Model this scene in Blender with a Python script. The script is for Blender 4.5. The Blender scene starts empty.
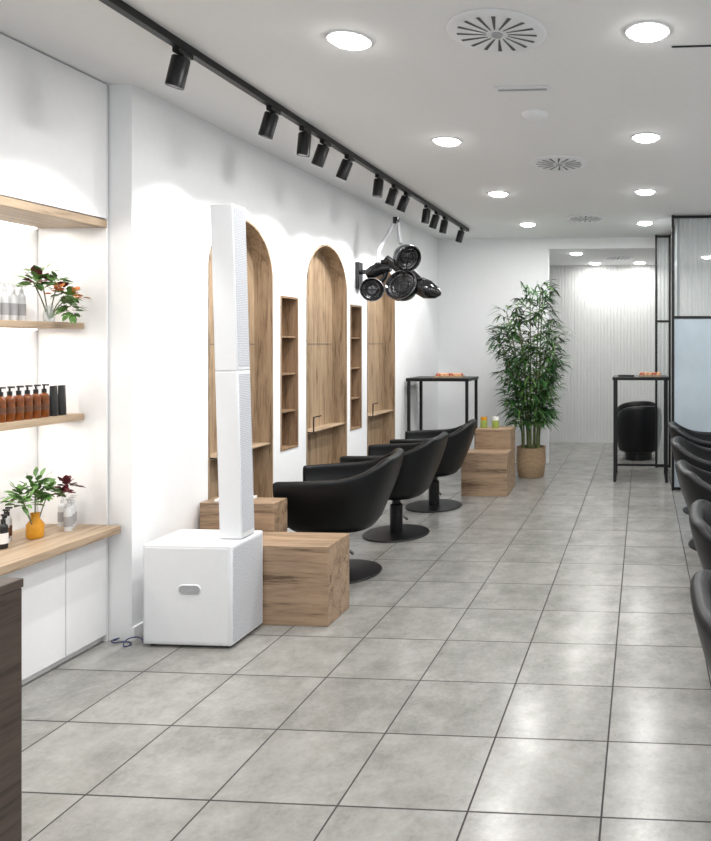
import bpy, bmesh, math, random
from mathutils import Vector, Matrix
random.seed(7)
sc = bpy.context.scene
col = sc.collection
sc.view_settings.view_transform = 'Standard'
sc.view_settings.look = 'None'
sc.view_settings.exposure = 0.5

# ---------------------------------------------------------------- materials
def newmat(name):
    m = bpy.data.materials.new(name); m.use_nodes = True
    nt = m.node_tree
    b = nt.nodes['Principled BSDF']
    return m, nt, b
def mat(name, c, rough=0.5, metal=0.0, emis=None, es=0.0, noise=0.04, bump=0.0, nscale=30, alpha=1.0, spec=0.5):
    m, nt, b = newmat(name)
    N = nt.nodes; L = nt.links
    b.inputs['Roughness'].default_value = rough
    b.inputs['Metallic'].default_value = metal
    b.inputs['Specular IOR Level'].default_value = spec
    tc = N.new('ShaderNodeTexCoord'); nz = N.new('ShaderNodeTexNoise')
    nz.inputs['Scale'].default_value = nscale; nz.inputs['Detail'].default_value = 3
    L.new(tc.outputs['Object'], nz.inputs['Vector'])
    r = N.new('ShaderNodeValToRGB')
    r.color_ramp.elements[0].position = 0.3; r.color_ramp.elements[1].position = 0.7
    r.color_ramp.elements[0].color = [max(0, x*(1-noise)) for x in c]+[1]
    r.color_ramp.elements[1].color = [min(1, x*(1+noise)) for x in c]+[1]
    L.new(nz.outputs['Fac'], r.inputs['Fac']); L.new(r.outputs['Color'], b.inputs['Base Color'])
    if bump:
        bp = N.new('ShaderNodeBump'); bp.inputs['Strength'].default_value = bump; bp.inputs['Distance'].default_value = 0.003
        L.new(nz.outputs['Fac'], bp.inputs['Height']); L.new(bp.outputs['Normal'], b.inputs['Normal'])
    if emis:
        b.inputs['Emission Color'].default_value = (*emis, 1); b.inputs['Emission Strength'].default_value = es
    b.inputs['Alpha'].default_value = alpha
    return m
def wood(name, dark, light, axis='X', scale=1.0, rough=0.45, alpha=1.0):
    m, nt, b = newmat(name); N = nt.nodes; L = nt.links
    tc = N.new('ShaderNodeTexCoord'); mp = N.new('ShaderNodeMapping')
    s = {'X': (0.7, 9, 9), 'Y': (9, 0.7, 9), 'Z': (9, 9, 0.7)}[axis]
    mp.inputs['Scale'].default_value = [q*scale for q in s]
    L.new(tc.outputs['Object'], mp.inputs['Vector'])
    nz = N.new('ShaderNodeTexNoise'); nz.inputs['Scale'].default_value = 2.2; nz.inputs['Detail'].default_value = 8
    nz.inputs['Roughness'].default_value = 0.62; nz.inputs['Distortion'].default_value = 0.8
    L.new(mp.outputs['Vector'], nz.inputs['Vector'])
    nf = N.new('ShaderNodeTexNoise'); nf.inputs['Scale'].default_value = 14; nf.inputs['Detail'].default_value = 4
    L.new(mp.outputs['Vector'], nf.inputs['Vector'])
    mx = N.new('ShaderNodeMath'); mx.operation = 'MULTIPLY_ADD'; mx.inputs[1].default_value = 0.28
    L.new(nf.outputs['Fac'], mx.inputs[0]); 
    m2 = N.new('ShaderNodeMath'); m2.operation = 'MULTIPLY'; m2.inputs[1].default_value = 0.75
    L.new(nz.outputs['Fac'], m2.inputs[0]); L.new(m2.outputs[0], mx.inputs[2])
    r = N.new('ShaderNodeValToRGB'); e = r.color_ramp.elements
    e[0].position = 0.39; e[0].color = (*dark, 1); e[1].position = 0.61; e[1].color = (*light, 1)
    md = e.new(0.48); md.color = (*[(a*0.4+c*0.6) for a, c in zip(dark, light)], 1)
    L.new(mx.outputs[0], r.inputs['Fac']); L.new(r.outputs['Color'], b.inputs['Base Color'])
    b.inputs['Roughness'].default_value = rough; b.inputs['Alpha'].default_value = alpha
    return m

M_wall = mat('wall_paint', (0.82, 0.83, 0.84), 0.75, noise=0.01)
M_ceil = mat('ceiling_paint', (0.80, 0.805, 0.81), 0.85, noise=0.01)
M_cab = mat('white_lacquer', (0.83, 0.83, 0.835), 0.4, noise=0.01)
M_gap = mat('shadow_gap', (0.1, 0.1, 0.1), 0.8)
M_black = mat('black_metal', (0.006, 0.006, 0.007), 0.4, noise=0.1, spec=0.35)
M_gloss = mat('glossy_black_plastic', (0.007, 0.007, 0.008), 0.16, noise=0.1, spec=0.6)
M_vinyl = mat('black_vinyl', (0.0035, 0.004, 0.005), 0.40, noise=0.15, bump=0.12, nscale=160, spec=0.28)
M_vinyl2 = mat('black_vinyl_cushion', (0.005, 0.005, 0.006), 0.48, noise=0.15, bump=0.12, nscale=160, spec=0.28)
M_chrome = mat('chrome', (0.7, 0.7, 0.72), 0.2, 1.0)
M_oak = wood('oak_vertical', (0.165, 0.105, 0.060), (0.42, 0.305, 0.198), 'Z')
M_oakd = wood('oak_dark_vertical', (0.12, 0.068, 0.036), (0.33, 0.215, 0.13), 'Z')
M_oakx = wood('oak_along_x', (0.125, 0.077, 0.045), (0.41, 0.285, 0.185), 'X')
M_oaky = wood('oak_along_y', (0.22, 0.15, 0.09), (0.46, 0.345, 0.235), 'Y')
M_darkwood = wood('walnut', (0.028, 0.019, 0.015), (0.085, 0.06, 0.048), 'Y', 1.4)
M_white = mat('white_plastic', (0.76, 0.775, 0.80), 0.45, noise=0.01)
def grillemat():
    m, nt, b = newmat('white_grille'); N = nt.nodes; L = nt.links
    tc = N.new('ShaderNodeTexCoord'); v = N.new('ShaderNodeTexVoronoi'); v.inputs['Scale'].default_value = 110; v.inputs['Randomness'].default_value = 0.15
    L.new(tc.outputs['Object'], v.inputs['Vector'])
    r = N.new('ShaderNodeValToRGB'); r.color_ramp.elements[0].position = 0.25; r.color_ramp.elements[0].color = (0.34, 0.355, 0.385, 1)
    r.color_ramp.elements[1].position = 0.45; r.color_ramp.elements[1].color = (0.67, 0.69, 0.73, 1)
    L.new(v.outputs['Distance'], r.inputs['Fac']); L.new(r.outputs['Color'], b.inputs['Base Color']); b.inputs['Roughness'].default_value = 0.5
    return m
M_grille = grillemat()
M_lamp = mat('lamp_glow', (1, 1, 1), 0.5, emis=(1, 0.98, 0.95), es=22)
M_led = mat('led_glow', (1, 1, 1), 0.5, emis=(1, 0.95, 0.88), es=4)
M_leaf = mat('leaf_green', (0.033, 0.105, 0.028), 0.45, noise=0.5, nscale=9)
M_leaf2 = mat('leaf_bright', (0.09, 0.19, 0.045), 0.5, noise=0.5, nscale=20)
M_red = mat('leaf_red', (0.10, 0.012, 0.018), 0.5, noise=0.4)
M_orange = mat('flower_orange', (0.62, 0.22, 0.07), 0.5, noise=0.3)
M_stem = mat('cane_green', (0.13, 0.16, 0.06), 0.5, noise=0.4, nscale=25)
M_soil = mat('soil', (0.05, 0.035, 0.025), 0.95, noise=0.5, nscale=60)
M_amber = mat('amber_glass', (0.17, 0.045, 0.006), 0.08, noise=0.6, nscale=18)
M_amber2 = mat('yellow_glass', (0.66, 0.30, 0.02), 0.1, noise=0.1)
M_lab = mat('paper_label', (0.8, 0.79, 0.76), 0.7)
M_brownlab = mat('brown_label', (0.11, 0.04, 0.015), 0.6)
M_bpl = mat('black_plastic', (0.01, 0.01, 0.01), 0.35)
M_steel = mat('grey_slot', (0.09, 0.09, 0.09), 0.6)
M_recess = mat('grey_recess', (0.36, 0.37, 0.39), 0.6)
M_joint = mat('joint_grey', (0.55, 0.56, 0.59), 0.6)
M_mesh = mat('dryer_grille', (0.09, 0.09, 0.095), 0.25, 0.7, noise=0.5, nscale=200)
M_blue = mat('blue_cable', (0.015, 0.03, 0.12), 0.5)
M_food = mat('pastry', (0.6, 0.33, 0.18), 0.7, noise=0.5, nscale=70)
M_food2 = mat('red_fruit', (0.42, 0.12, 0.07), 0.5, noise=0.3)
M_green = mat('green_jar', (0.33, 0.42, 0.09), 0.4)
M_glassup = mat('reeded_glass', (0.50, 0.55, 0.56), 0.2, noise=0.02, alpha=0.5)
M_frost = mat('frosted_glass', (0.46, 0.54, 0.60), 0.35, noise=0.12, nscale=2.0, alpha=0.82)
M_clear = mat('clear_glass', (0.75, 0.82, 0.82), 0.05, alpha=0.35)
M_steelrim = mat('dark_chrome_rim', (0.25, 0.25, 0.26), 0.25, 1.0)

def basket():
    m, nt, b = newmat('woven_basket'); N = nt.nodes; L = nt.links
    tc = N.new('ShaderNodeTexCoord'); w = N.new('ShaderNodeTexWave'); w.bands_direction = 'Z'
    w.inputs['Scale'].default_value = 22; w.inputs['Distortion'].default_value = 3; w.inputs['Detail'].default_value = 3; w.inputs['Detail Scale'].default_value = 6
    L.new(tc.outputs['Object'], w.inputs['Vector'])
    r = N.new('ShaderNodeValToRGB'); r.color_ramp.elements[0].color = (0.22, 0.135, 0.07, 1); r.color_ramp.elements[1].color = (0.56, 0.40, 0.25, 1)
    L.new(w.outputs['Fac'], r.inputs['Fac']); L.new(r.outputs['Color'], b.inputs['Base Color'])
    bp = N.new('ShaderNodeBump'); bp.inputs['Strength'].default_value = 0.6; bp.inputs['Distance'].default_value = 0.01
    L.new(w.outputs['Fac'], bp.inputs['Height']); L.new(bp.outputs['Normal'], b.inputs['Normal'])
    b.inputs['Roughness'].default_value = 0.85
    return m
M_basket = basket()

def floormat():
    m, nt, b = newmat('floor_tiles'); N = nt.nodes; L = nt.links
    def math_(op, a, bb=None, c=None):
        n = N.new('ShaderNodeMath'); n.operation = op
        for i, v in enumerate((a, bb, c)):
            if v is None: continue
            if isinstance(v, (int, float)): n.inputs[i].default_value = v
            else: L.new(v, n.inputs[i])
        return n.outputs[0]
    tc = N.new('ShaderNodeTexCoord'); sp = N.new('ShaderNodeSeparateXYZ')
    L.new(tc.outputs['Object'], sp.inputs[0])
    TX, TY = 0.443, 0.4365
    u = math_('DIVIDE', math_('ADD', sp.outputs[0], 0.136+TX*20), TX)
    v = math_('DIVIDE', math_('ADD', sp.outputs[1], -2.72+TY*20), TY)
    fu = math_('FRACT', u); fv = math_('FRACT', v)
    du = math_('MULTIPLY', math_('MINIMUM', fu, math_('SUBTRACT', 1.0, fu)), TX)
    dv = math_('MULTIPLY', math_('MINIMUM', fv, math_('SUBTRACT', 1.0, fv)), TY)
    dd = math_('MINIMUM', du, dv)
    g = math_('LESS_THAN', dd, 0.0034)
    idn = math_('ADD', math_('FLOOR', u), math_('MULTIPLY', math_('FLOOR', v), 37.3))
    wn = N.new('ShaderNodeTexWhiteNoise'); wn.noise_dimensions = '1D'; L.new(idn, wn.inputs['W'])
    cb = N.new('ShaderNodeCombineXYZ'); L.new(wn.outputs['Value'], cb.inputs[2])
    sc_ = N.new('ShaderNodeVectorMath'); sc_.operation = 'SCALE'; sc_.inputs['Scale'].default_value = 30; L.new(cb.outputs[0], sc_.inputs[0])
    ad = N.new('ShaderNodeVectorMath'); ad.operation = 'ADD'; L.new(tc.outputs['Object'], ad.inputs[0]); L.new(sc_.outputs[0], ad.inputs[1])
    nz = N.new('ShaderNodeTexNoise'); nz.inputs['Scale'].default_value = 5; nz.inputs['Detail'].default_value = 8; nz.inputs['Roughness'].default_value = 0.72; nz.inputs['Distortion'].default_value = 0.1
    L.new(ad.outputs[0], nz.inputs['Vector'])
    fine = N.new('ShaderNodeTexNoise'); fine.inputs['Scale'].default_value = 55; fine.inputs['Detail'].default_value = 4; fine.inputs['Roughness'].default_value = 0.7
    L.new(ad.outputs[0], fine.inputs['Vector'])
    r = N.new('ShaderNodeValToRGB'); e = r.color_ramp.elements
    e[0].position = 0.25; e[0].color = (0.19, 0.187, 0.173, 1); e[1].position = 0.78; e[1].color = (0.385, 0.38, 0.357, 1)
    f2 = math_('ADD', nz.outputs['Fac'], math_('MULTIPLY', math_('SUBTRACT', wn.outputs['Value'], 0.5), 0.09))
    f3 = math_('ADD', f2, math_('MULTIPLY', math_('SUBTRACT', fine.outputs['Fac'], 0.5), 0.28))
    L.new(f3, r.inputs['Fac'])
    mx = N.new('ShaderNodeMix'); mx.data_type = 'RGBA'
    L.new(g, mx.inputs['Factor']); L.new(r.outputs['Color'], mx.inputs['A']); mx.inputs['B'].default_value = (0.028, 0.027, 0.026, 1)
    L.new(mx.outputs['Result'], b.inputs['Base Color'])
    L.new(math_('MULTIPLY_ADD', g, 0.55, 0.22), b.inputs['Roughness'])
    return m
M_floor = floormat()

# ---------------------------------------------------------------- mesh helper
class MB:
    def __init__(s): s.bm = bmesh.new(); s.mi = 0
    def _f(s, vs):
        try:
            f = s.bm.faces.new(vs); f.material_index = s.mi; return f
        except ValueError: return None
    def box(s, x0, x1, y0, y1, z0, z1):
        v = [s.bm.verts.new(p) for p in ((x0,y0,z0),(x1,y0,z0),(x1,y1,z0),(x0,y1,z0),(x0,y0,z1),(x1,y0,z1),(x1,y1,z1),(x0,y1,z1))]
        for q in ((0,3,2,1),(4,5,6,7),(0,1,5,4),(1,2,6,5),(2,3,7,6),(3,0,4,7)): s._f([v[i] for i in q])
        return s
    def tube(s, pts, rad, seg=12, cap=True, closed=False):
        pts = [Vector(p) for p in pts]; n = len(pts)
        if not hasattr(rad, '__len__'): rad = [rad]*n
        rings = []; up = None
        for i, p in enumerate(pts):
            if closed: t = pts[(i+1) % n]-pts[i-1]
            else: t = pts[min(i+1, n-1)]-pts[max(i-1, 0)]
            t.normalize()
            if up is None:
                up = Vector((0,0,1)) if abs(t.z) < 0.9 else Vector((1,0,0))
            a = t.cross(up); 
            if a.length < 1e-4: a = t.cross(Vector((0,1,0)))
            a.normalize(); b = a.cross(t).normalized(); up = b
            rings.append([s.bm.verts.new(p+(a*math.cos(k*2*math.pi/seg)+b*math.sin(k*2*math.pi/seg))*rad[i]) for k in range(seg)])
        m = n if closed else n-1
        for i in range(m):
            A, B = rings[i], rings[(i+1) % n]
            for k in range(seg): s._f([A[k], A[(k+1)%seg], B[(k+1)%seg], B[k]])
        if cap and not closed:
            s._f(rings[0][::-1]); s._f(rings[-1])
        return s
    def lathe(s, prof, seg=32, c=(0,0,0), mtx=None):
        rings = []; c = Vector(c)
        for r, z in prof:
            if r < 1e-5:
                p = Vector((0,0,z)); p = (mtx @ p if mtx else p)+c
                rings.append([s.bm.verts.new(p)])
            else:
                ring = []
                for k in range(seg):
                    a = 2*math.pi*k/seg; p = Vector((r*math.cos(a), r*math.sin(a), z))
                    p = (mtx @ p if mtx else p)+c; ring.append(s.bm.verts.new(p))
                rings.append(ring)
        for A, B in zip(rings, rings[1:]):
            if len(A) == 1 and len(B) == 1: continue
            for k in range(seg):
                k2 = (k+1) % seg
                if len(A) == 1: s._f([A[0], B[k2], B[k]])
                elif len(B) == 1: s._f([A[k], A[k2], B[0]])
                else: s._f([A[k], A[k2], B[k2], B[k]])
        return s
    def obj(s, name, mats, parent=None, loc=(0,0,0), rot=(0,0,0), bevel=0, smooth=True, fix=True, **props):
        if fix: bmesh.ops.recalc_face_normals(s.bm, faces=s.bm.faces)
        me = bpy.data.meshes.new(name); s.bm.to_mesh(me); s.bm.free()
        if not isinstance(mats, (list, tuple)): mats = [mats]
        for m in mats: me.materials.append(m)
        if smooth:
            me.shade_smooth(); me.set_sharp_from_angle(angle=math.radians(40))
        o = bpy.data.objects.new(name, me); col.objects.link(o)
        o.location = loc; o.rotation_euler = rot
        if parent: o.parent = parent
        if bevel:
            b = o.modifiers.new('bevel', 'BEVEL'); b.width = bevel; b.segments = 2; b.limit_method = 'ANGLE'; b.harden_normals = False
        for k, v in props.items(): o[k] = v
        return o
def B(*a): return MB().box(*a)
def empty(name, loc, label, category, rot=(0,0,0), group=None):
    o = bpy.data.objects.new(name, None); col.objects.link(o); o.location = loc; o.rotation_euler = rot
    o.empty_display_size = 0.1
    o['label'] = label; o['category'] = category
    if group: o['group'] = group
    return o
def dup(root, loc, rot=None, **props):
    r = root.copy(); col.objects.link(r); r.location = loc
    if rot is not None: r.rotation_euler = rot
    def rec(src, dst):
        for ch in list(src.children):
            c = ch.copy(); col.objects.link(c); c.parent = dst; c.matrix_parent_inverse = ch.matrix_parent_inverse.copy()
            rec(ch, c)
    rec(root, r)
    for k, v in props.items(): r[k] = v
    return r
def light(kind, name, loc, energy, color=(1,1,1), target=None, **kw):
    l = bpy.data.lights.new(name, kind); l.energy = energy; l.color = color
    for k, v in kw.items(): setattr(l, k, v)
    o = bpy.data.objects.new(name, l); col.objects.link(o); o.location = loc
    if target is not None:
        o.rotation_euler = (Vector(target)-Vector(loc)).to_track_quat('-Z', 'Y').to_euler()
    return o

# ---------------------------------------------------------------- camera
H = 1.55; CH = 2.90
cam = bpy.data.cameras.new('camera'); co = bpy.data.objects.new('camera', cam); col.objects.link(co)
cam.sensor_fit = 'HORIZONTAL'; cam.sensor_width = 36; cam.lens = 36*700/711
co.location = (0, 0, H); co.rotation_euler = (math.radians(90), 0, math.atan(45/700))
cam.shift_x = -(598-355.5)/711; cam.shift_y = -(420.5-343)/711
cam.clip_start = 0.05
sc.camera = co

# ---------------------------------------------------------------- shell
WX = -2.655; PY = 3.48; BY = 8.95; EY = 10.87
def S(o): o['kind'] = 'structure'; return o
S(B(-3.4, 2.6, -2.5, 11.2, -0.1, 0).obj('floor', M_floor, smooth=False))
S(B(-3.4, 2.6, -2.5, BY+0.12, CH, CH+0.1).obj('ceiling', M_ceil, smooth=False))
S(B(-3.4, 2.6, BY+0.12, 11.2, 2.76, 3.0).obj('ceiling', M_ceil, smooth=False))
S(B(2.4, 2.6, -2.5, 11.2, 0, CH).obj('wall_right', M_wall, smooth=False))
S(B(-3.4, -3.16, -2.5, PY, 0, CH).obj('wall_left', M_wall, smooth=False))
S(B(WX, -1.22, BY, BY+0.12, 0, CH).obj('wall_back', M_wall, smooth=False))
S(B(-1.22, 2.4, BY, BY+0.12, 2.76, CH).obj('trim_1', M_wall, smooth=False))

def arch_pts(y0, y1, z0, z1, n=28):
    r = (y1-y0)/2; c = (y0+y1)/2; zc = z1-r
    pts = [(y0, z0), (y1, z0)]
    for i in range(n+1):
        a = math.pi*i/n; pts.append((c+r*math.cos(a), zc+r*math.sin(a)))
    return pts
def prism(pts, x0, x1):
    mb = MB(); a = [mb.bm.verts.new((x0, y, z)) for y, z in pts]; b = [mb.bm.verts.new((x1, y, z)) for y, z in pts]
    mb._f(a); mb._f(b[::-1]); n = len(pts)
    for i in range(n): mb._f([a[i], a[(i+1)%n], b[(i+1)%n], b[i]])
    return mb
arches = [(4.12, 4.87), (5.37, 6.13), (6.59, 7.35)]
rects = [(4.975, 5.24), (6.20, 6.46)]
ND = 0.14
wall = B(-3.4, WX, PY, 11.2, 0, CH).obj('wall_left', M_wall, smooth=False)
S(wall)
cut = []
for a, b in arches: cut.append(prism(arch_pts(a, b, 0.42, 2.38), WX-ND, WX+0.1).obj('cutter', M_wall))
for a, b in rects: cut.append(B(WX-ND, WX+0.1, a, b, 0.75, 1.90).obj('cutter', M_wall))
for c in cut:
    md = wall.modifiers.new('b', 'BOOLEAN'); md.operation = 'DIFFERENCE'; md.object = c; md.solver = 'EXACT'
bpy.context.view_layer.update()
dg = bpy.context.evaluated_depsgraph_get()
me = bpy.data.meshes.new_from_object(wall.evaluated_get(dg))
wall.modifiers.clear(); wall.data = me
for c in cut: bpy.data.objects.remove(c)

# ribbed end wall: flat slats with narrow grooves
mb = MB(); x = -3.2; p = 0.052
cols_ = []
while x < 2.4:
    for dx, dy in ((0, 0), (0.003, -0.007), (0.041, -0.007), (0.044, 0)):
        cols_.append((x+dx, EY+dy))
    x += p
vb = [(mb.bm.verts.new((a, b, 0)), mb.bm.verts.new((a, b, 2.76))) for a, b in cols_]
for q, r in zip(vb, vb[1:]): mb._f([q[0], r[0], r[1], q[1]])
mb.box(-3.4, 2.4, EY+0.002, EY+0.2, 0, 2.76)
M_rib = mat('ribbed_tile', (0.66, 0.67, 0.66), 0.6, noise=0.01)
S(mb.obj('wall_end', M_rib, fix=False, smooth=False))

S(B(WX, WX+0.012, PY, BY, 0, 0.07).obj('baseboard_left', M_cab, bevel=0.002))
S(B(WX+0.012, -1.22, BY-0.012, BY, 0, 0.07).obj('baseboard_back', M_cab, bevel=0.002))

# ---------------------------------------------------------------- arch niche linings
ng = 'arched oak mirror niches along the wall'
for i, (a, b) in enumerate(arches):
    t = 0.014; e = 0.002
    root = empty('arched_niche', (WX, (a+b)/2, 0.42), 'round-topped recess lined in light oak set into the white wall', 'niche', group=ng)
    w = (b-a)/2-e; z1 = 2.38-0.42-e
    pts_o = arch_pts(-w, w, e, z1); pts_i = arch_pts(-w+t, w-t, e+t, z1-t)
    mb = MB(); n = len(pts_o)
    r1 = [[mb.bm.verts.new((xx, y, z)) for y, z in pp] for xx, pp in ((-ND+0.012, pts_o), (0.004, pts_o), (0.004, pts_i), (-ND+0.012, pts_i))]
    for k in range(4):
        A, C = r1[k], r1[(k+1) % 4]
        for j in range(n): mb._f([A[j], A[(j+1)%n], C[(j+1)%n], C[j]])
    mb.obj('lining', M_oak, root)
    prism(arch_pts(-w, w, e, z1), -ND+0.002, -ND+0.012).obj('back_panel', M_oak, root)
    B(-ND+0.012, -0.01, -w+t, w-t, 0.405, 0.417).obj('shelf', M_oaky, root, bevel=0.002)
    mb = MB(); mb.tube([(0.0, -w+0.02, 0.42), (0.05, -w+0.02, 0.42), (0.05, -w+0.02, 0.54), (0.05, -w+0.14, 0.54)], 0.006, 8)
    mb.obj('handle', M_black, root)
    B(-ND+0.012, -ND+0.015, -w+t, w-t, 1.12, 1.124).obj('panel_seam', M_gap, root)
for i, (a, b) in enumerate(rects):
    root = empty('display_niche', (WX, (a+b)/2, 0.75), 'narrow oak-lined wall recess with small shelves', 'niche', group='narrow shelf recesses between arches')
    w = (b-a)/2-0.002; t = 0.014; z1 = 1.15-0.002
    mb = MB()
    mb.box(-ND+0.012, 0.004, -w, -w+t, 0.002, z1).box(-ND+0.012, 0.004, w-t, w, 0.002, z1)
    mb.box(-ND+0.012, 0.004, -w+t, w-t, 0.002, t).box(-ND+0.012, 0.004, -w+t, w-t, z1-t, z1)
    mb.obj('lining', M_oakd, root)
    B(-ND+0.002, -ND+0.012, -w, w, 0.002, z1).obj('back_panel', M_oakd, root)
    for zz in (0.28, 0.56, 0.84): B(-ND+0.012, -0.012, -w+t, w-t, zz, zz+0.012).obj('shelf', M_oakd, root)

# ---------------------------------------------------------------- left cabinetry
CXF = -2.78; NB = -3.155
root = empty('wall_cabinet', (-2.97, 2.4, 2.19), 'white flat-front upper cabinet reaching the ceiling', 'cabinet')
def cb(o, x0,x1,y0,y1,z0,z1): return B(x0-o[0], x1-o[0], y0-o[1], y1-o[1], z0-o[2], z1-o[2])
o_ = (-2.97, 2.4, 2.19)
cb(o_, NB, CXF-0.02, 1.2, 3.463, 2.192, 2.897).obj('cabinet_body', M_cab, root)
for y0, y1 in ((1.21, 1.95), (1.953, 2.70), (2.703, 3.463)):
    cb(o_, CXF-0.019, CXF, y0, y1, 2.195, 2.893).obj('door', M_cab, root, bevel=0.001)
root = empty('base_cabinet', (-2.97, 2.4, 0), 'white handleless low cabinet with flat doors', 'cabinet')
o_ = (-2.97, 2.4, 0)
cb(o_, NB, CXF-0.02, 1.2, 3.463, 0.05, 0.565).obj('cabinet_body', M_cab, root)
cb(o_, NB, CXF-0.03, 1.2, 3.463, 0.0, 0.05).obj('plinth', M_cab, root)
for y0, y1 in ((1.21, 1.8), (1.803, 2.5), (2.503, 3.205), (3.209, 3.463)):
    cb(o_, CXF-0.019, CXF, y0, y1, 0.035, 0.56).obj('door', M_cab, root, bevel=0.0015)
o = B(NB, CXF, 3.4645, 3.472, 0, CH-0.003).obj('end_panel', M_cab, label='thin white side panel closing the cabinet run', category='panel')
o = B(NB, -2.70, 1.2, 3.462, 0.567, 0.607).obj('countertop', M_oaky, bevel=0.002, label='light oak countertop running over the low white cabinet', category='countertop')
def shelf(z, xf, th, lab):
    o = B(NB, xf, 1.2, 3.462, z-th, z).obj('wall_shelf', M_oaky, bevel=0.002, label=lab, category='shelf', group='oak shelves in the product recess')
    B(NB+0.004, NB+0.016, 1.3, 3.44, z-th-0.006, z-th).obj('led_strip', M_led, o)
    lo = light('AREA', 'led_light', (NB+0.12, 2.6, z-th-0.012), 3.2, (1, 0.95, 0.89), shape='RECTANGLE', size=0.04, size_y=1.6)
    return o
shelf(2.188, CXF+0.005, 0.04, 'thick light oak board closing the upper cabinet underside')
shelf(1.655, -2.90, 0.032, 'thin light oak shelf holding white bottles and flowers')
shelf(1.185, -2.90, 0.035, 'thin light oak shelf holding amber bottles')

# bottles ----------------------------------------------------------
def pump_bottle(loc, glass, lab, group, h=0.12, r=0.021, cap=M_bpl, labm=M_lab, cat='bottle', name='pump_bottle', l0=0.2, l1=0.62):
    root = empty(name, loc, lab, cat, group=group)
    MB().lathe([(0, 0), (r*0.95, 0), (r, 0.004), (r, h*0.82), (r*0.85, h*0.92), (r*0.4, h), (0, h)], 20).obj('bottle_body', glass, root)
    mb = MB().lathe([(0, h), (r*0.5, h), (r*0.5, h+0.018), (r*0.2, h+0.02), (r*0.2, h+0.036), (0, h+0.036)], 14)
    mb.box(-0.006, 0.022, -0.005, 0.005, h+0.034, h+0.042); mb.obj('pump', cap, root)
    MB().lathe([(r+0.0006, h*l0), (r+0.0006, h*l1)], 20).obj('paper_label', labm, root)
    return root
g = 'amber pump bottles on the shelf'
b0 = None
for i in range(7):
    y = 2.985+0.047*i
    if b0 is None: b0 = pump_bottle((-2.945, y, 1.186), M_amber, 'amber pump bottle with black dispenser', g, labm=M_brownlab, l0=0.3, l1=0.55)
    else: dup(b0, (-2.945, y, 1.186))
for i in range(2):
    y = 3.322+0.05*i
    root = empty('hair_product_tube', (-2.945, y, 1.186), 'black squeeze tube standing on its cap', 'tube', group='black tubes on the shelf')
    MB().lathe([(0, 0), (0.019, 0), (0.019, 0.025), (0, 0.025)], 16).obj('cap', M_bpl, root)
    mb = MB(); ring0 = []; ring1 = []
    for k in range(20):
        a = 2*math.pi*k/20
        ring0.append(mb.bm.verts.new((0.019*math.cos(a), 0.019*math.sin(a), 0.025))); ring1.append(mb.bm.verts.new((0.003*math.cos(a), 0.023*math.sin(a), 0.15)))
    for k in range(20): mb._f([ring0[k], ring0[(k+1)%20], ring1[(k+1)%20], ring1[k]])
    mb._f(ring0); mb._f(ring1); mb.obj('tube_body', M_bpl, root)
g = 'white bottles on the upper shelf'; b0 = None
M_wb = mat('pearl_bottle', (0.64, 0.65, 0.66), 0.3)
M_wl = mat('pale_grey_label', (0.36, 0.36, 0.37), 0.6)
for i, y in enumerate((3.045, 3.09, 3.135, 3.18, 3.225)):
    if b0 is None: b0 = pump_bottle((-3.015, y-0.01, 1.656), M_wb, 'slim white pump bottle with pale label', g, h=0.135, r=0.018, cap=M_wb, labm=M_wl)
    else: dup(b0, (-3.015, y-0.01, 1.656))
g = 'bottles on the countertop'; b0 = None
for i, (y, x) in enumerate(((3.10, -2.99), (3.145, -3.02), (3.33, -2.875), (3.375, -2.90), (3.42, -2.93), (3.42, -2.985))):
    if b0 is None: b0 = pump_bottle((x, y, 0.608), M_wb, 'slim white bottle with brown label', g, h=0.12, r=0.018, labm=M_brownlab)
    elif i < 2: dup(b0, (x, y, 0.608))
    elif i == 2: b1 = pump_bottle((x, y, 0.608), M_wb, 'slim white bottle with pale label', g, h=0.12, r=0.018, cap=M_wb, labm=M_wl)
    else: dup(b1, (x, y, 0.608))
pump_bottle((-2.93, 3.03, 0.608), M_bpl, 'black bottle with pale label', 'bottles on the countertop', h=0.115, r=0.019)

def leafcluster(mb, c, n, R, L, W, up=0.35, mi=0, droop=0.3):
    c = Vector(c); mb.mi = mi
    for i in range(n):
        a = random.uniform(0, 2*math.pi); el = random.uniform(-0.3, 1.2)+up
        d = Vector((math.cos(a)*math.cos(el), math.sin(a)*math.cos(el), math.sin(el))).normalized()
        p = c+d*random.uniform(0.2, 1.0)*R
        ln = L*random.uniform(0.7, 1.2); side = d.cross(Vector((0,0,1)))
        if side.length < 0.05: side = Vector((1,0,0))
        side.normalize(); side = (side+Vector([random.uniform(-.5,.5) for _ in range(3)])).normalized()
        q = [(0, 0.05), (0.35, 1), (0.7, 0.8), (1, 0.05)]; prev = None
        for t, w in q:
            pt = p+d*ln*t-Vector((0,0,1))*droop*ln*t*t
            va = mb.bm.verts.new(pt+side*w*W/2); vb = mb.bm.verts.new(pt-side*w*W/2)
            if prev: mb._f([prev[0], prev[1], vb, va])
            prev = (va, vb)
def sprigs(root, base, tips):
    mb = MB()
    for t in tips: mb.tube([base, ((base[0]+t[0])/2, (base[1]+t[1])/2, (base[2]+t[2])/2+0.01), t], 0.0025, 6)
    mb.obj('stem', M_stem, root)
root = empty('flower_arrangement', (-2.94, 3.29, 1.656), 'green and orange flower bunch in a small glass vase', 'flowers')
MB().lathe([(0, 0.0), (0.022, 0), (0.026, 0.03), (0.018, 0.07), (0.02, 0.08)], 20).obj('vase', M_clear, root)
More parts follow.
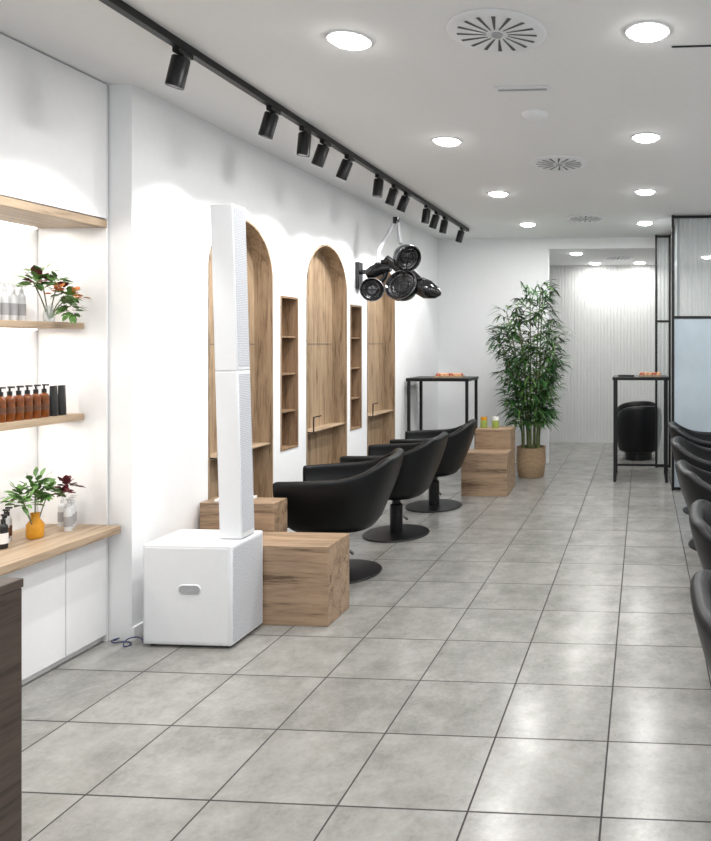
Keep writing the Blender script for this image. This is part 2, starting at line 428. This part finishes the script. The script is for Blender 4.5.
tips = [(0.0, -0.09, 0.19), (0.06, 0.02, 0.13), (0.02, 0.03, 0.2), (0.09, 0.03, 0.08), (0.0, -0.05, 0.23), (0.10, 0.0, 0.12), (0.02, -0.1, 0.17)]
sprigs(root, (0, 0, 0.01), tips)
mb = MB()
for t in tips: leafcluster(mb, t, 16, 0.035, 0.058, 0.028, up=0.0)
leafcluster(mb, (0.0, -0.07, 0.19), 34, 0.05, 0.05, 0.026, mi=1)
leafcluster(mb, (0.06, 0.0, 0.15), 16, 0.05, 0.045, 0.026, mi=1)
leafcluster(mb, (0.11, 0.02, 0.12), 20, 0.04, 0.034, 0.026, mi=2)
leafcluster(mb, (0.08, -0.03, 0.13), 14, 0.05, 0.034, 0.026, mi=2)
leafcluster(mb, (0.09, 0.03, 0.05), 30, 0.04, 0.045, 0.022, up=-0.4, mi=0)
mb.obj('foliage', [M_leaf2, M_red, M_orange], root, fix=False, kind='stuff')
root = empty('flower_arrangement', (-2.935, 3.205, 0.608), 'green leafy bunch in a yellow glass vase', 'flowers')
MB().lathe([(0, 0.0), (0.03, 0), (0.036, 0.01), (0.036, 0.065), (0.018, 0.095), (0.018, 0.115), (0.022, 0.12)], 24).obj('vase', M_amber2, root)
tips = [(0.0, -0.08, 0.22), (0.03, -0.03, 0.26), (0, 0.0, 0.22), (0.03, -0.10, 0.18), (0.03, 0.04, 0.21)]
sprigs(root, (0, 0, 0.02), tips)
mb = MB()
for t in tips: leafcluster(mb, t, 22, 0.04, 0.065, 0.026, up=0.0)
leafcluster(mb, (0.05, 0.12, 0.22), 32, 0.04, 0.045, 0.026, mi=1)
leafcluster(mb, (0.06, 0.10, 0.19), 16, 0.03, 0.045, 0.026, mi=1)
leafcluster(mb, (0.05, -0.04, 0.19), 18, 0.04, 0.055, 0.022)
mb.obj('foliage', [M_leaf2, M_red], root, fix=False, kind='stuff')

# ---------------------------------------------------------------- reception desk corner
root = empty('reception_desk', (-2.0, 1.2, 0), 'dark brown wood-grain reception desk end', 'desk')
B(-0.4, 0.392, -0.5, 0.517, 0.0, 0.915).obj('desk_body', M_darkwood, root, bevel=0.002)
B(-0.42, 0.394, -0.52, 0.52, 0.916, 0.94).obj('desk_top', M_darkwood, root, bevel=0.002)

# ---------------------------------------------------------------- wood boxes
bg = 'oak styling station boxes'
def wbox(x0, x1, y0, y1, z, lab):
    return B(x0-(x0+x1)/2, x1-(x0+x1)/2, y0-(y0+y1)/2, y1-(y0+y1)/2, 0, z).obj('wooden_box', M_oakx, loc=((x0+x1)/2, (y0+y1)/2, 0), bevel=0.003, label=lab, category='wooden box', group=bg)
wbox(-2.635, -1.716, 3.72, 4.0, 0.437, 'low oak box behind the white loudspeaker')
wbox(-2.635, -2.18, 4.006, 4.17, 0.60, 'taller oak box against the wall beside the low one')
wbox(-1.84, -1.37, 6.99, 7.25, 0.437, 'low oak box at the end of the chair row')
wbox(-1.76, -1.385, 7.256, 7.53, 0.645, 'taller oak box holding two green jars')
o = B(-0.10, 0.10, -0.06, 0.06, 0, 0.012).obj('magazine', M_lab, loc=(-2.46, 4.09, 0.601), rot=(0, 0, 0.1), label='closed white magazine lying on the oak box', category='magazine')
for i, (x, y) in enumerate(((-1.70, 7.40), (-1.57, 7.38))):
    root = empty('product_jar', (x, y, 0.646), 'small green jar with a light lid on the oak box', 'jar', group='green jars')
    MB().lathe([(0, 0), (0.035, 0), (0.037, 0.005), (0.037, 0.08), (0, 0.08)], 20).obj('jar_body', M_green, root)
    MB().lathe([(0, 0.081), (0.034, 0.081), (0.034, 0.115), (0, 0.115)], 20).obj('lid', M_lab if i else M_amber2, root)

# ---------------------------------------------------------------- loudspeaker
root = empty('column_loudspeaker', (-2.31, 3.56, 0), 'white portable column loudspeaker standing on its subwoofer', 'loudspeaker')
MB().box(-0.234, 0.234, -0.15, 0.15, 0.015, 0.525).obj('subwoofer', M_white, root, bevel=0.008)
MB().box(-0.222, 0.222, -0.153, -0.149, 0.03, 0.51).obj('front_cover', M_white, root, bevel=0.002)
MB().box(0.231, 0.237, -0.135, 0.135, 0.03, 0.51).obj('side_grille', M_grille, root, bevel=0.002)
mb = MB()
pts = []
for k in range(32):
    a = 2*math.pi*k/32; pts.append((math.cos(a)*0.022+(0.034 if math.cos(a) > 0 else -0.034), math.sin(a)*0.022))
ox = 0.018
vo = [mb.bm.verts.new((x+ox, -0.1575, z+0.30)) for x, z in pts]; vi = [mb.bm.verts.new((x*1.12+ox, -0.1525, z*1.3+0.30)) for x, z in pts]
for k in range(32): mb._f([vo[k], vo[(k+1)%32], vi[(k+1)%32], vi[k]])
mb.mi = 1; mb._f([mb.bm.verts.new((x*0.98+ox, -0.1560, z*0.95+0.30)) for x, z in pts])
mb.obj('handle_recess', [M_white, M_recess], root)
for sx in (-0.2, 0.2):
    for sy in (-0.11, 0.11):
        MB().lathe([(0, 0), (0.018, 0), (0.018, 0.015), (0, 0.015)], 12, (sx, sy, 0)).obj('foot', M_bpl, root)
lean = -math.radians(1.7)
cl = (0.165, 0.02, 0.527); cr = (0, lean, 0)
MB().box(-0.062, 0.062, -0.06, 0.06, 0.0, 0.875).obj('column_section', M_white, root, loc=cl, rot=cr, bevel=0.006)
MB().box(-0.062, 0.062, -0.06, 0.06, 0.877, 1.75).obj('column_section', M_white, root, loc=cl, rot=cr, bevel=0.006)
MB().box(-0.060, 0.060, -0.0582, 0.0582, 0.872, 0.880).obj('column_joint', M_joint, root, loc=cl, rot=cr)
MB().box(0.0605, 0.0645, -0.052, 0.052, 0.90, 1.73).obj('column_grille', M_grille, root, loc=cl, rot=cr, bevel=0.001)
MB().box(0.0605, 0.0645, -0.052, 0.052, 0.03, 0.86).obj('column_grille', M_grille, root, loc=cl, rot=cr, bevel=0.001)
pts = []
for k in range(60):
    t = k/59; pts.append((-2.74+0.16*t+0.03*math.sin(t*14), 3.44+0.025*math.cos(t*14)-0.02*t, 0.005+0.03*max(0, math.sin(t*9))))
MB().tube(pts, 0.003, 8).obj('power_cable', M_blue, label='loosely coiled dark blue cable on the floor', category='cable')

# ---------------------------------------------------------------- salon chairs
def chair(loc, rotz, group):
    root = empty('salon_chair', loc, 'black vinyl tub styling chair on a round pedestal base', 'chair', rot=(0, 0, rotz), group=group)
    mb = MB(); N_ = 56; T = 10; A = 0.30; F = 0.54; Bk = 0.285; amax = math.radians(128)
    grid = []
    def sm(q): q = max(0, min(1, q)); return q*q*(3-2*q)
    for i in range(N_+1):
        s_ = -1+2*i/N_; a = s_*amax; ab = abs(a)
        x = A*math.copysign(abs(math.sin(a))**0.6, a); ca = math.cos(a)
        y = -Bk*abs(ca)**0.65 if ca > 0 else F*(-ca)
        q = sm((math.radians(92)-ab)/math.radians(66))
        fr = max(0, min(1, (ab-math.radians(90))/math.radians(38)))
        h = 0.69+0.12*q-0.01*fr
        z0 = 0.375+0.03*fr
        row = []
        for j in range(T+1):
            t = j/T; k = 0.74+0.28*math.sin(min(1, t*1.15)*math.pi/2)
            ky = k if ca > 0 else 0.86+0.15*math.sin(min(1, t*1.2)*math.pi/2)
            bk = min(1, max(0, ca)*1.5)
            flare = 0.07*bk*t**1.5
            armf = 1+0.07*t
            row.append(mb.bm.verts.new((x*k*armf, y*ky-flare, z0+(h-z0)*t)))
        grid.append(row)
    for i in range(N_):
        for j in range(T): mb._f([grid[i][j], grid[i+1][j], grid[i+1][j+1], grid[i][j+1]])
    under = []
    for i in range(N_+1):
        v = grid[i][0].co; under.append(mb.bm.verts.new((v.x*0.8, v.y*0.82, 0.347)))
    for i in range(N_): mb._f([under[i], under[i+1], grid[i+1][0], grid[i][0]])
    cv = mb.bm.verts.new((0, 0.08, 0.340))
    for i in range(N_): mb._f([cv, under[i+1], under[i]])
    mb._f([cv, under[0], under[N_]]); mb._f([under[0], grid[0][0], grid[N_][0], under[N_]])
    o = mb.obj('seat_shell', M_vinyl, root)
    sd = o.modifiers.new('sol', 'SOLIDIFY'); sd.thickness = 0.062; sd.offset = 0.4
    sb = o.modifiers.new('sub', 'SUBSURF'); sb.levels = 1; sb.render_levels = 2
    mb = MB(); rings = []
    for zz, k in ((0.345, 0.75), (0.36, 0.93), (0.40, 1.0), (0.46, 1.0), (0.50, 0.95), (0.512, 0.8), (0.515, 0.4)):
        ring = []
        for i in range(40):
            a = 2*math.pi*i/40; cx = math.copysign(abs(math.cos(a))**0.6, math.cos(a)); sx = math.copysign(abs(math.sin(a))**0.6, math.sin(a))
            ring.append(mb.bm.verts.new((0.225*cx*k, 0.10+0.29*sx*k, zz)))
        rings.append(ring)
    for r0, r1 in zip(rings, rings[1:]):
        for i in range(40): mb._f([r0[i], r0[(i+1)%40], r1[(i+1)%40], r1[i]])
    mb._f(rings[0][::-1]); mb._f(rings[-1])
    mb.obj('seat_cushion', M_vinyl2, root)
    MB().lathe([(0, 0.016), (0.05, 0.016), (0.05, 0.24), (0.034, 0.25), (0.034, 0.31), (0.09, 0.315), (0.09, 0.33), (0, 0.33)], 24).obj('column', M_black, root)
    MB().lathe([(0, 0), (0.258, 0), (0.263, 0.006), (0.258, 0.012), (0.06, 0.02), (0, 0.02)], 56).obj('base_plate', M_black, root)
    MB().tube([(0.045, 0, 0.12), (0.13, -0.02, 0.11), (0.19, -0.03, 0.075)], [0.008, 0.008, 0.012], 10).obj('foot_pedal', M_chrome, root)
    return root
lg = 'black tub styling chairs along the arched wall'
c0 = chair((-2.03, 4.60, 0), math.radians(100), lg)
dup(c0, (-2.0, 5.57, 0), (0, 0, math.radians(92)))
dup(c0, (-1.98, 6.53, 0), (0, 0, math.radians(96)))
rg = 'black tub styling chairs on the opposite side'
for x, y, a in ((0.54, 2.10, -90), (0.60, 3.12, -94), (0.60, 4.30, -86), (0.61, 5.40, -93), (0.63, 6.5, -88)):
    dup(c0, (x, y, 0), (0, 0, math.radians(a)), group=rg)

def washchair(x, y, rz):
    root = empty('wash_chair', (x, y, 0), 'low black rounded armchair in the wash area', 'chair', rot=(0, 0, rz), group='black wash area armchairs')
    mb = MB(); grid = []
    for i in range(25):
        a = math.radians(-115+230*i/24); row = []
        for j in range(7):
            t = j/6; k = 0.85+0.15*math.sin(t*math.pi*0.8)
            h = 0.74-0.14*(abs(a)/2)**2
            row.append(mb.bm.verts.new((0.31*math.sin(a)*k, -0.29*math.cos(a)*k-0.05*t, 0.10+(h-0.10)*t)))
        grid.append(row)
    for i in range(24):
        for j in range(6): mb._f([grid[i][j], grid[i+1][j], grid[i+1][j+1], grid[i][j+1]])
    o = mb.obj('seat_shell', M_vinyl, root)
    sd = o.modifiers.new('sol', 'SOLIDIFY'); sd.thickness = 0.06; sd.offset = -1
    sb = o.modifiers.new('sub', 'SUBSURF'); sb.levels = 1; sb.render_levels = 1
    MB().lathe([(0, 0.1), (0.2, 0.1), (0.2, 0.36), (0.18, 0.4), (0, 0.41)], 28).obj('seat_cushion', M_vinyl2, root)
    MB().lathe([(0, 0), (0.18, 0), (0.18, 0.1), (0, 0.1)], 28).obj('plinth', M_black, root)
washchair(-0.06, 9.40, math.radians(15)); washchair(-0.10, 10.15, math.radians(15))

# ---------------------------------------------------------------- tall tables
def table(x0, x1, y0, y1, h, lab):
    cx, cy = (x0+x1)/2, (y0+y1)/2; w, d = (x1-x0)/2, (y1-y0)/2
    root = empty('bar_table', (cx, cy, 0), lab, 'table', group='tall black bar tables')
    B(-w-0.01, w+0.01, -d-0.01, d+0.01, h-0.035, h).obj('table_top', M_black, root, bevel=0.002)
    for sx in (-1, 1):
        for sy in (-1, 1):
            px, py = sx*(w-0.015), sy*(d-0.015)
            B(px-0.015, px+0.015, py-0.015, py+0.015, 0, h-0.036).obj('leg', M_black, root)
        px = sx*(w-0.015)
        B(px-0.011, px+0.011, -d+0.031, d-0.031, 0.0, 0.024).obj('foot_rail', M_black, root)
    B(-w+0.031, w-0.031, d-0.024, d-0.002, 0.10, 0.124).obj('cross_rail', M_black, root)
    return root
table(-2.615, -1.93, 7.62, 8.08, 1.16, 'tall black metal bar table beside the oak box')
table(-0.33, 0.275, 7.80, 8.28, 1.17, 'tall black metal bar table before the wash area')
def tray(x, y, z, w, d, n, lab):
    root = empty('serving_tray', (x, y, z), lab, 'tray')
    mb = MB().box(-w, w, -d, d, 0, 0.008).box(-w, w, -d, -d+0.006, 0.008, 0.02).box(-w, w, d-0.006, d, 0.008, 0.02).box(-w, -w+0.006, -d, d, 0.008, 0.02).box(w-0.006, w, -d, d, 0.008, 0.02)
    mb.obj('tray_body', M_oaky, root)
    for i in range(n):
        for j in range(2):
            px = x-w+0.035+(2*w-0.07)*i/(n-1); py = y-0.03+0.06*j
            MB().lathe([(0, 0), (0.018, 0), (0.026, 0.012), (0.022, 0.034), (0, 0.045)], 10).obj('pastry', M_food if (i+j) % 3 else M_food2, loc=(px, py, z+0.009), label='small bite-sized snack lying on the tray', category='snack', group='snacks on trays')
tray(-2.18, 7.78, 1.161, 0.16, 0.08, 6, 'shallow wooden tray with small snacks on the bar table')
tray(0.08, 7.95, 1.171, 0.13, 0.08, 5, 'shallow wooden tray with small snacks beside a black case')
o = B(-0.09, 0.09, -0.06, 0.06, 0, 0.02).obj('black_case', M_bpl, loc=(-0.19, 7.95, 1.171), bevel=0.003, label='flat black case lying on the bar table', category='case')

# ---------------------------------------------------------------- potted palm
root = empty('potted_palm', (-1.30, 8.08, 0), 'tall leafy bamboo palm in a woven basket pot', 'potted plant')
MB().lathe([(0, 0), (0.14, 0), (0.15, 0.01), (0.172, 0.18), (0.165, 0.33), (0.172, 0.345), (0.15, 0.345), (0.148, 0.30), (0, 0.30)], 40).obj('basket_pot', M_basket, root)
MB().lathe([(0.147, 0.305), (0.07, 0.315), (0, 0.32)], 30).obj('soil', M_soil, root, fix=False)
fol = MB()
def blade(p, d, ln, W, droop):
    side = d.cross(Vector((0,0,1)))
    if side.length < 0.05: side = Vector((1,0,0))
    side = (side.normalized()+Vector([random.uniform(-.35,.35) for _ in range(3)])).normalized()
    prev = None
    for t, w in ((0, .25), (0.25, 1), (0.6, 0.85), (1, 0.06)):
        pt = p+d*ln*t-Vector((0,0,1))*droop*ln*t*t
        va = fol.bm.verts.new(pt+side*w*W/2); vb = fol.bm.verts.new(pt-side*w*W/2)
        if prev: fol._f([prev[0], prev[1], vb, va])
        prev = (va, vb)
tops = [2.20, 1.95, 2.09, 1.8, 1.65, 2.14, 1.5, 1.85, 1.35, 1.7, 1.25, 1.45, 1.9, 1.6]
for si in range(14):
    a = si*2.4; rr = 0.03+0.08*random.random()
    top = tops[si]
    out = (0.14+0.17*random.random())*(0.45 if top > 2 else 1)
    pts = []
    for k in range(9):
        t = k/8; pts.append(Vector((math.cos(a)*(rr+out*t*t), math.sin(a)*(rr+out*t*t), 0.31+(top-0.31)*t)))
    MB().tube(pts, [0.011-0.006*k/8 for k in range(9)], 8).obj('stem', M_stem, root)
    nodes = int((top-0.55)/0.08)
    for k in range(nodes+1):
        z = 0.60+(top-0.60)*k/nodes; t = (z-0.31)/(top-0.31)
        c = Vector((math.cos(a)*(rr+out*t*t), math.sin(a)*(rr+out*t*t), z))
        for br in range(2):
            ba = a+random.gauss(0, 1.3); bl = random.uniform(0.08, 0.27)*(1.15-0.6*max(0, t-0.6)/0.4)
            if z < 0.95: bl *= 0.8
            bd = Vector((math.cos(ba), math.sin(ba), random.uniform(0.2, 0.9))).normalized()
            tip = c+bd*bl
            fol.mi = 1; fol.tube([c, tip], [0.003, 0.002], 4, cap=False); 
            for L_ in range(7):
                fol.mi = 0 if random.random() < 0.65 else 2
                la = ba+random.uniform(-1.4, 1.4)
                d = Vector((math.cos(la), math.sin(la), random.uniform(-0.25, 0.7))).normalized()
                blade(c+bd*bl*random.uniform(0.4, 1), d, random.uniform(0.12, 0.2), 0.024, random.uniform(0.2, 0.6))
for k in range(45):
    d = Vector((random.uniform(-.5,.5), random.uniform(-.5,.5), random.uniform(.4,1))).normalized()
    blade(Vector((random.uniform(-.10,.10), random.uniform(-.10,.10), random.uniform(1.98, 2.18))), d, 0.17, 0.022, 0.4)
fol.obj('foliage', [M_leaf, M_stem, M_leaf2], root, fix=False, kind='stuff')

# ---------------------------------------------------------------- hair processor on wall
root = empty('wall_hair_dryer', (WX, 6.36, 2.08), 'glossy black multi-hood hair dryer on a jointed wall arm', 'hair dryer')
B(0.001, 0.035, -0.05, 0.05, -0.03, 0.22).obj('wall_bracket', M_gloss, root, bevel=0.005)
MB().tube([(0.03, 0, 0.13), (0.14, -0.02, 0.13), (0.22, -0.03, 0.22), (0.30, -0.03, 0.22)], 0.022, 12).obj('arm', M_gloss, root)
mb = MB().tube([(0.36, -0.03, 0.58), (0.31, -0.06, 0.46), (0.25, -0.11, 0.32), (0.25, -0.13, 0.20)], 0.020, 10)
mb.tube([(0.40, -0.03, 0.58), (0.41, -0.04, 0.48), (0.44, -0.08, 0.38)], 0.016, 10); mb.obj('support_arm', M_joint, root, label='light grey folding support arms')
MB().lathe([(0, -0.03), (0.03, -0.03), (0.03, 0.03), (0, 0.03)], 16, (0.38, -0.03, 0.60)).obj('joint', M_gloss, root)
def head(c, r, n, depth=0.10):
    q = Vector(n).to_track_quat('Z', 'Y').to_matrix()
    mb = MB(); mb.lathe([(0, -depth), (r*0.45, -depth*0.95), (r*0.75, -depth*0.7), (r*0.93, -depth*0.3), (r, 0.0), (r*1.02, 0.025), (r*0.93, 0.04), (r*0.84, 0.02)], 36, c, q)
    mb.mi = 1; mb.lathe([(r*0.84, 0.012), (r*0.45, -0.012), (r*0.42, 0.0), (0, 0.004)], 32, c, q)
    mb.mi = 0
    for k in range(2):
        rr = r*(0.42+0.22*k)
        pts = [Vector(c)+q @ Vector((rr*math.cos(2*math.pi*j/28), rr*math.sin(2*math.pi*j/28), 0.02)) for j in range(28)]
        mb.tube(pts, 0.004, 6, closed=True)
    mb.tube([Vector(c)+q @ Vector((-r*0.85, 0, 0.022)), Vector(c)+q @ Vector((r*0.85, 0, 0.022))], 0.004, 6)
    mb.tube([Vector(c)+q @ Vector((0, -r*0.85, 0.022)), Vector(c)+q @ Vector((0, r*0.85, 0.022))], 0.004, 6)
    mb.mi = 2
    pts = [Vector(c)+q @ Vector((r*1.0*math.cos(2*math.pi*j/36), r*1.0*math.sin(2*math.pi*j/36), 0.030)) for j in range(36)]
    mb.tube(pts, 0.0045, 6, closed=True)
    mb.obj('lamp_head', [M_gloss, M_mesh, M_steelrim], root)
head((0.165, -0.06, -0.04), 0.105, (0.35, -1, 0.0), 0.08)
head((0.50, -0.08, 0.25), 0.125, (0.75, -0.6, -0.35), 0.12)
head((0.46, -0.10, -0.01), 0.15, (-0.15, -1, 0.45), 0.13)
mb = MB().tube([(0.56, -0.03, 0.03), (0.60, -0.04, 0.0), (0.68, -0.04, -0.04), (0.76, -0.03, -0.07), (0.80, -0.03, -0.08)], [0.04, 0.085, 0.09, 0.055, 0.015], 20)
mb.obj('side_hood', M_gloss, root)
MB().tube([(0.10, -0.03, 0.10), (0.16, -0.02, 0.13), (0.24, 0.0, 0.17), (0.32, 0.0, 0.17)], [0.04, 0.06, 0.06, 0.04], 14).obj('curved_rail', M_gloss, root)
MB().tube([(0.28, -0.02, 0.26), (0.38, 0.0, 0.17), (0.50, 0.02, 0.12), (0.60, 0.02, 0.04)], [0.03, 0.045, 0.045, 0.03], 14).obj('curved_rail', M_gloss, root)
MB().tube([(0.30, 0.01, 0.22), (0.26, 0.0, 0.08), (0.20, -0.02, 0.0)], 0.024, 10).obj('curved_rail', M_gloss, root)

# ---------------------------------------------------------------- glass partition
def panel(x0, x1, y, zs, mats, lab, reeded):
    w = (x1-x0)/2; root = empty('glass_partition', ((x0+x1)/2, y, 0), lab, 'glass partition', group='black-framed glass screens')
    f = 0.014
    mb = MB().box(-w, -w+2*f, -f, f, 0, 2.895).box(w-2*f, w, -f, f, 0, 2.895)
    for z in zs: mb.box(-w+2*f, w-2*f, -f, f, z-f, z+f)
    mb.obj('frame', M_black, root, bevel=0.001)
    for i, (a, b) in enumerate(zip(zs, zs[1:])):
        if reeded[i]:
            mb = MB(); n = int((2*w-4*f)/0.0125); prev = None
            for k in range(n+1):
                xx = -w+2*f+0.002+(2*w-4*f-0.004)*k/n; yy = 0.005*math.cos(k*math.pi/2)
                v = (mb.bm.verts.new((xx, yy, a+f)), mb.bm.verts.new((xx, yy, b-f)))
                if prev: mb._f([prev[0], v[0], v[1], prev[1]])
                prev = v
            mb.obj('glass_pane', M_glassup, root, fix=False)
        else:
            B(-w+2*f, w-2*f, -0.004, 0.004, a+f, b-f).obj('glass_pane', mats[i], root)
z2 = [0.02, 1.82, 2.875]
panel(0.30, 0.80, 7.41, z2, [M_frost, M_glassup], 'black-framed screen with frosted lower pane', [0, 1])
panel(0.81, 1.40, 7.41, z2, [M_frost, M_glassup], 'black-framed screen with frosted lower pane', [0, 1])
panel(0.15, 0.345, 8.75, z2, [M_glassup, M_glassup], 'narrow black-framed screen with reeded glass', [1, 1])
root = empty('glass_partition', (0.375, 8.05, 0), 'side screen of black-framed reeded glass', 'glass partition', group='black-framed glass screens')
mb = MB().box(-0.015, 0.015, -0.6, -0.57, 0, 2.895).box(-0.015, 0.015, 0.57, 0.6, 0, 2.895).box(-0.015, 0.015, -0.57, 0.57, 2.86, 2.895).box(-0.015, 0.015, -0.57, 0.57, 1.785, 1.815).box(-0.015, 0.015, -0.57, 0.57, 0.0, 0.03)
mb.obj('frame', M_black, root)
B(-0.004, 0.004, -0.57, 0.57, 0.03, 1.785).obj('glass_pane', M_frost, root)
B(-0.004, 0.004, -0.57, 0.57, 1.815, 2.86).obj('glass_pane', M_glassup, root)

# ---------------------------------------------------------------- ceiling fixtures
dl0 = None
def downlight(loc, r=0.082):
    root = empty('downlight', loc, 'round white recessed ceiling downlight, switched on', 'ceiling light', group='recessed ceiling downlights')
    MB().lathe([(r, -0.004), (r+0.014, -0.005), (r+0.018, 0), (r, 0)], 36).obj('trim_ring', M_white, root)
    MB().lathe([(0, -0.026), (r*0.6, -0.023), (r*0.9, -0.014), (r, -0.004)], 36).obj('lens', M_lamp, root, fix=False)
    return root
DY = [3.04, 4.60, 6.25, 7.88]; DX = [-1.305, 0.02]
allp = [(x, y) for y in DY+[1.4, -0.2] for x in DX]+[(1.35, y) for y in (1.4, 3.02, 4.6, 6.25)]
for x, y in allp:
    if x < 1 and y > 2:
        if dl0 is None: dl0 = downlight((x, y, CH-0.001))
        else: dup(dl0, (x, y, CH-0.001))
    light('AREA', 'downlight_lamp', (x, y, CH-0.030), 10, (1, 0.99, 0.98), shape='DISK', size=0.15)
for x, y in ((-0.72, 10.55), (-0.05, 10.55), (-0.9, 9.4), (0.9, 9.9)):
    dup(dl0, (x, y, 2.759)); light('AREA', 'downlight_lamp', (x, y, 2.730), 5, (1, 0.985, 0.96), shape='DISK', size=0.15)

def diffuser(loc, r):
    root = empty('air_diffuser', loc, 'round white swirl air diffuser with radial slots', 'air vent', group='round ceiling air diffusers')
    MB().lathe([(0, -0.012), (r*0.93, -0.012), (r, -0.004), (r, 0), (0, 0)], 48).obj('face_plate', M_white, root)
    mb = MB()
    for k in range(16):
        a = 2*math.pi*k/16; ra, rb = r*0.22, r*0.80; tw = 0.12
        def P(rr, aa, off): 
            return (rr*math.cos(aa)-off*math.sin(aa), rr*math.sin(aa)+off*math.cos(aa), -0.0135)
        vs = [mb.bm.verts.new(P(ra, a, -0.003)), mb.bm.verts.new(P(rb, a+tw, -0.009)), mb.bm.verts.new(P(rb, a+tw, 0.009)), mb.bm.verts.new(P(ra, a, 0.003))]
        mb._f(vs)
    mb.obj('slots', M_steel, root, fix=False)
    MB().lathe([(0, -0.02), (r*0.1, -0.02), (r*0.12, -0.0125)], 24).obj('centre_cap', M_recess, root, fix=False)
    return root
d0 = diffuser((-0.632, 3.0, CH-0.001), 0.215)
dup(d0, (-0.627, 5.21, CH-0.001)); dup(d0, (-0.62, 7.53, CH-0.001)); 
dup(d0, (-0.35, 9.9, 2.7605))
MB().lathe([(0, -0.03), (0.05, -0.03), (0.075, -0.012), (0.08, 0), (0, 0)], 36).obj('smoke_detector', M_white, loc=(-0.634, 4.09, CH-0.001), label='round white smoke detector on the ceiling', category='smoke detector')
root = empty('slot_vent', (-0.638, 3.68, CH-0.001), 'slim white rectangular slot vent in the ceiling', 'air vent')
B(-0.145, 0.145, -0.04, 0.04, -0.006, 0).obj('frame', M_white, root, bevel=0.001)
B(-0.13, 0.13, -0.012, 0.012, -0.0075, -0.0065).obj('slot', M_recess, root)
B(-0.3, 0.3, -0.006, 0.006, -0.004, 0).obj('slot_vent', M_black, loc=(0.43, 3.2, CH-0.001), label='thin black linear slot in the ceiling', category='air vent')

TXx = -2.065
B(-0.018, 0.018, -4.1, 4.1, -0.035, 0).obj('lighting_track', M_black, loc=(TXx, 4.05, CH-0.001), label='long black ceiling lighting track', category='light track')
sg = 'black track spotlights'
tilt = math.radians(14)
def spotfix(loc):
    root = empty('track_spotlight', loc, 'black cylindrical spotlight on the ceiling track', 'spotlight', group=sg)
    B(-0.015, 0.015, -0.05, 0.05, -0.022, 0).obj('track_adapter', M_black, root)
    MB().tube([(0, 0, -0.022), (0, 0, -0.042)], 0.008, 8).obj('swivel_stem', M_black, root)
    R = Matrix.Rotation(tilt, 3, 'Y')
    MB().lathe([(0, -0.03), (0.034, -0.03), (0.038, -0.035), (0.038, -0.165), (0.034, -0.165), (0.032, -0.145)], 28, (0, 0, -0.0), R).obj('lamp_housing', M_black, root)
    MB().lathe([(0, -0.148), (0.033, -0.148)], 24, (0, 0, 0), R).obj('lens', M_lamp, root, fix=False)
    return root
s0 = None
t2 = math.radians(26)
ex = [0, 3, -9, 6, 8, -8, 4, 8, -6, 4, -4, 2]
for i, y in enumerate((3.068, 3.854, 4.23, 4.506, 4.886, 5.455, 5.816, 6.118, 6.698, 7.03, 7.319, 8.018)):
    loc = (TXx, y*0.985, CH-0.037)
    if s0 is None: s0 = s_ = spotfix(loc)
    else: s_ = dup(s0, loc)
    e_ = math.radians(ex[i])
    for ch in s_.children:
        if ch.name.split('.')[0] in ('lamp_housing', 'lens'): ch.rotation_euler = (0, e_, 0)
    tt = tilt+e_
    dz = 0.175
    px = TXx-math.sin(tt)*dz; pz = CH-0.037-math.cos(tt)*dz
    light('SPOT', 'track_lamp', (px, y*0.985, pz), 19, (1, 0.99, 0.97), target=(px-math.sin(t2), y*0.985, pz-math.cos(t2)), spot_size=math.radians(80), spot_blend=0.35, shadow_soft_size=0.03)
for y in (0.8, 1.9, 2.6):
    light('SPOT', 'track_lamp', (TXx-0.05, y, 2.69), 17, (1, 0.99, 0.97), target=(TXx-0.5, y, 1.75), spot_size=math.radians(80), spot_blend=0.35, shadow_soft_size=0.03)

# ---------------------------------------------------------------- world
w = bpy.data.worlds.new('world'); sc.world = w; w.use_nodes = True
bgn = w.node_tree.nodes['Background']; bgn.inputs[0].default_value = (0.92, 0.96, 1.0, 1); bgn.inputs[1].default_value = 0.85
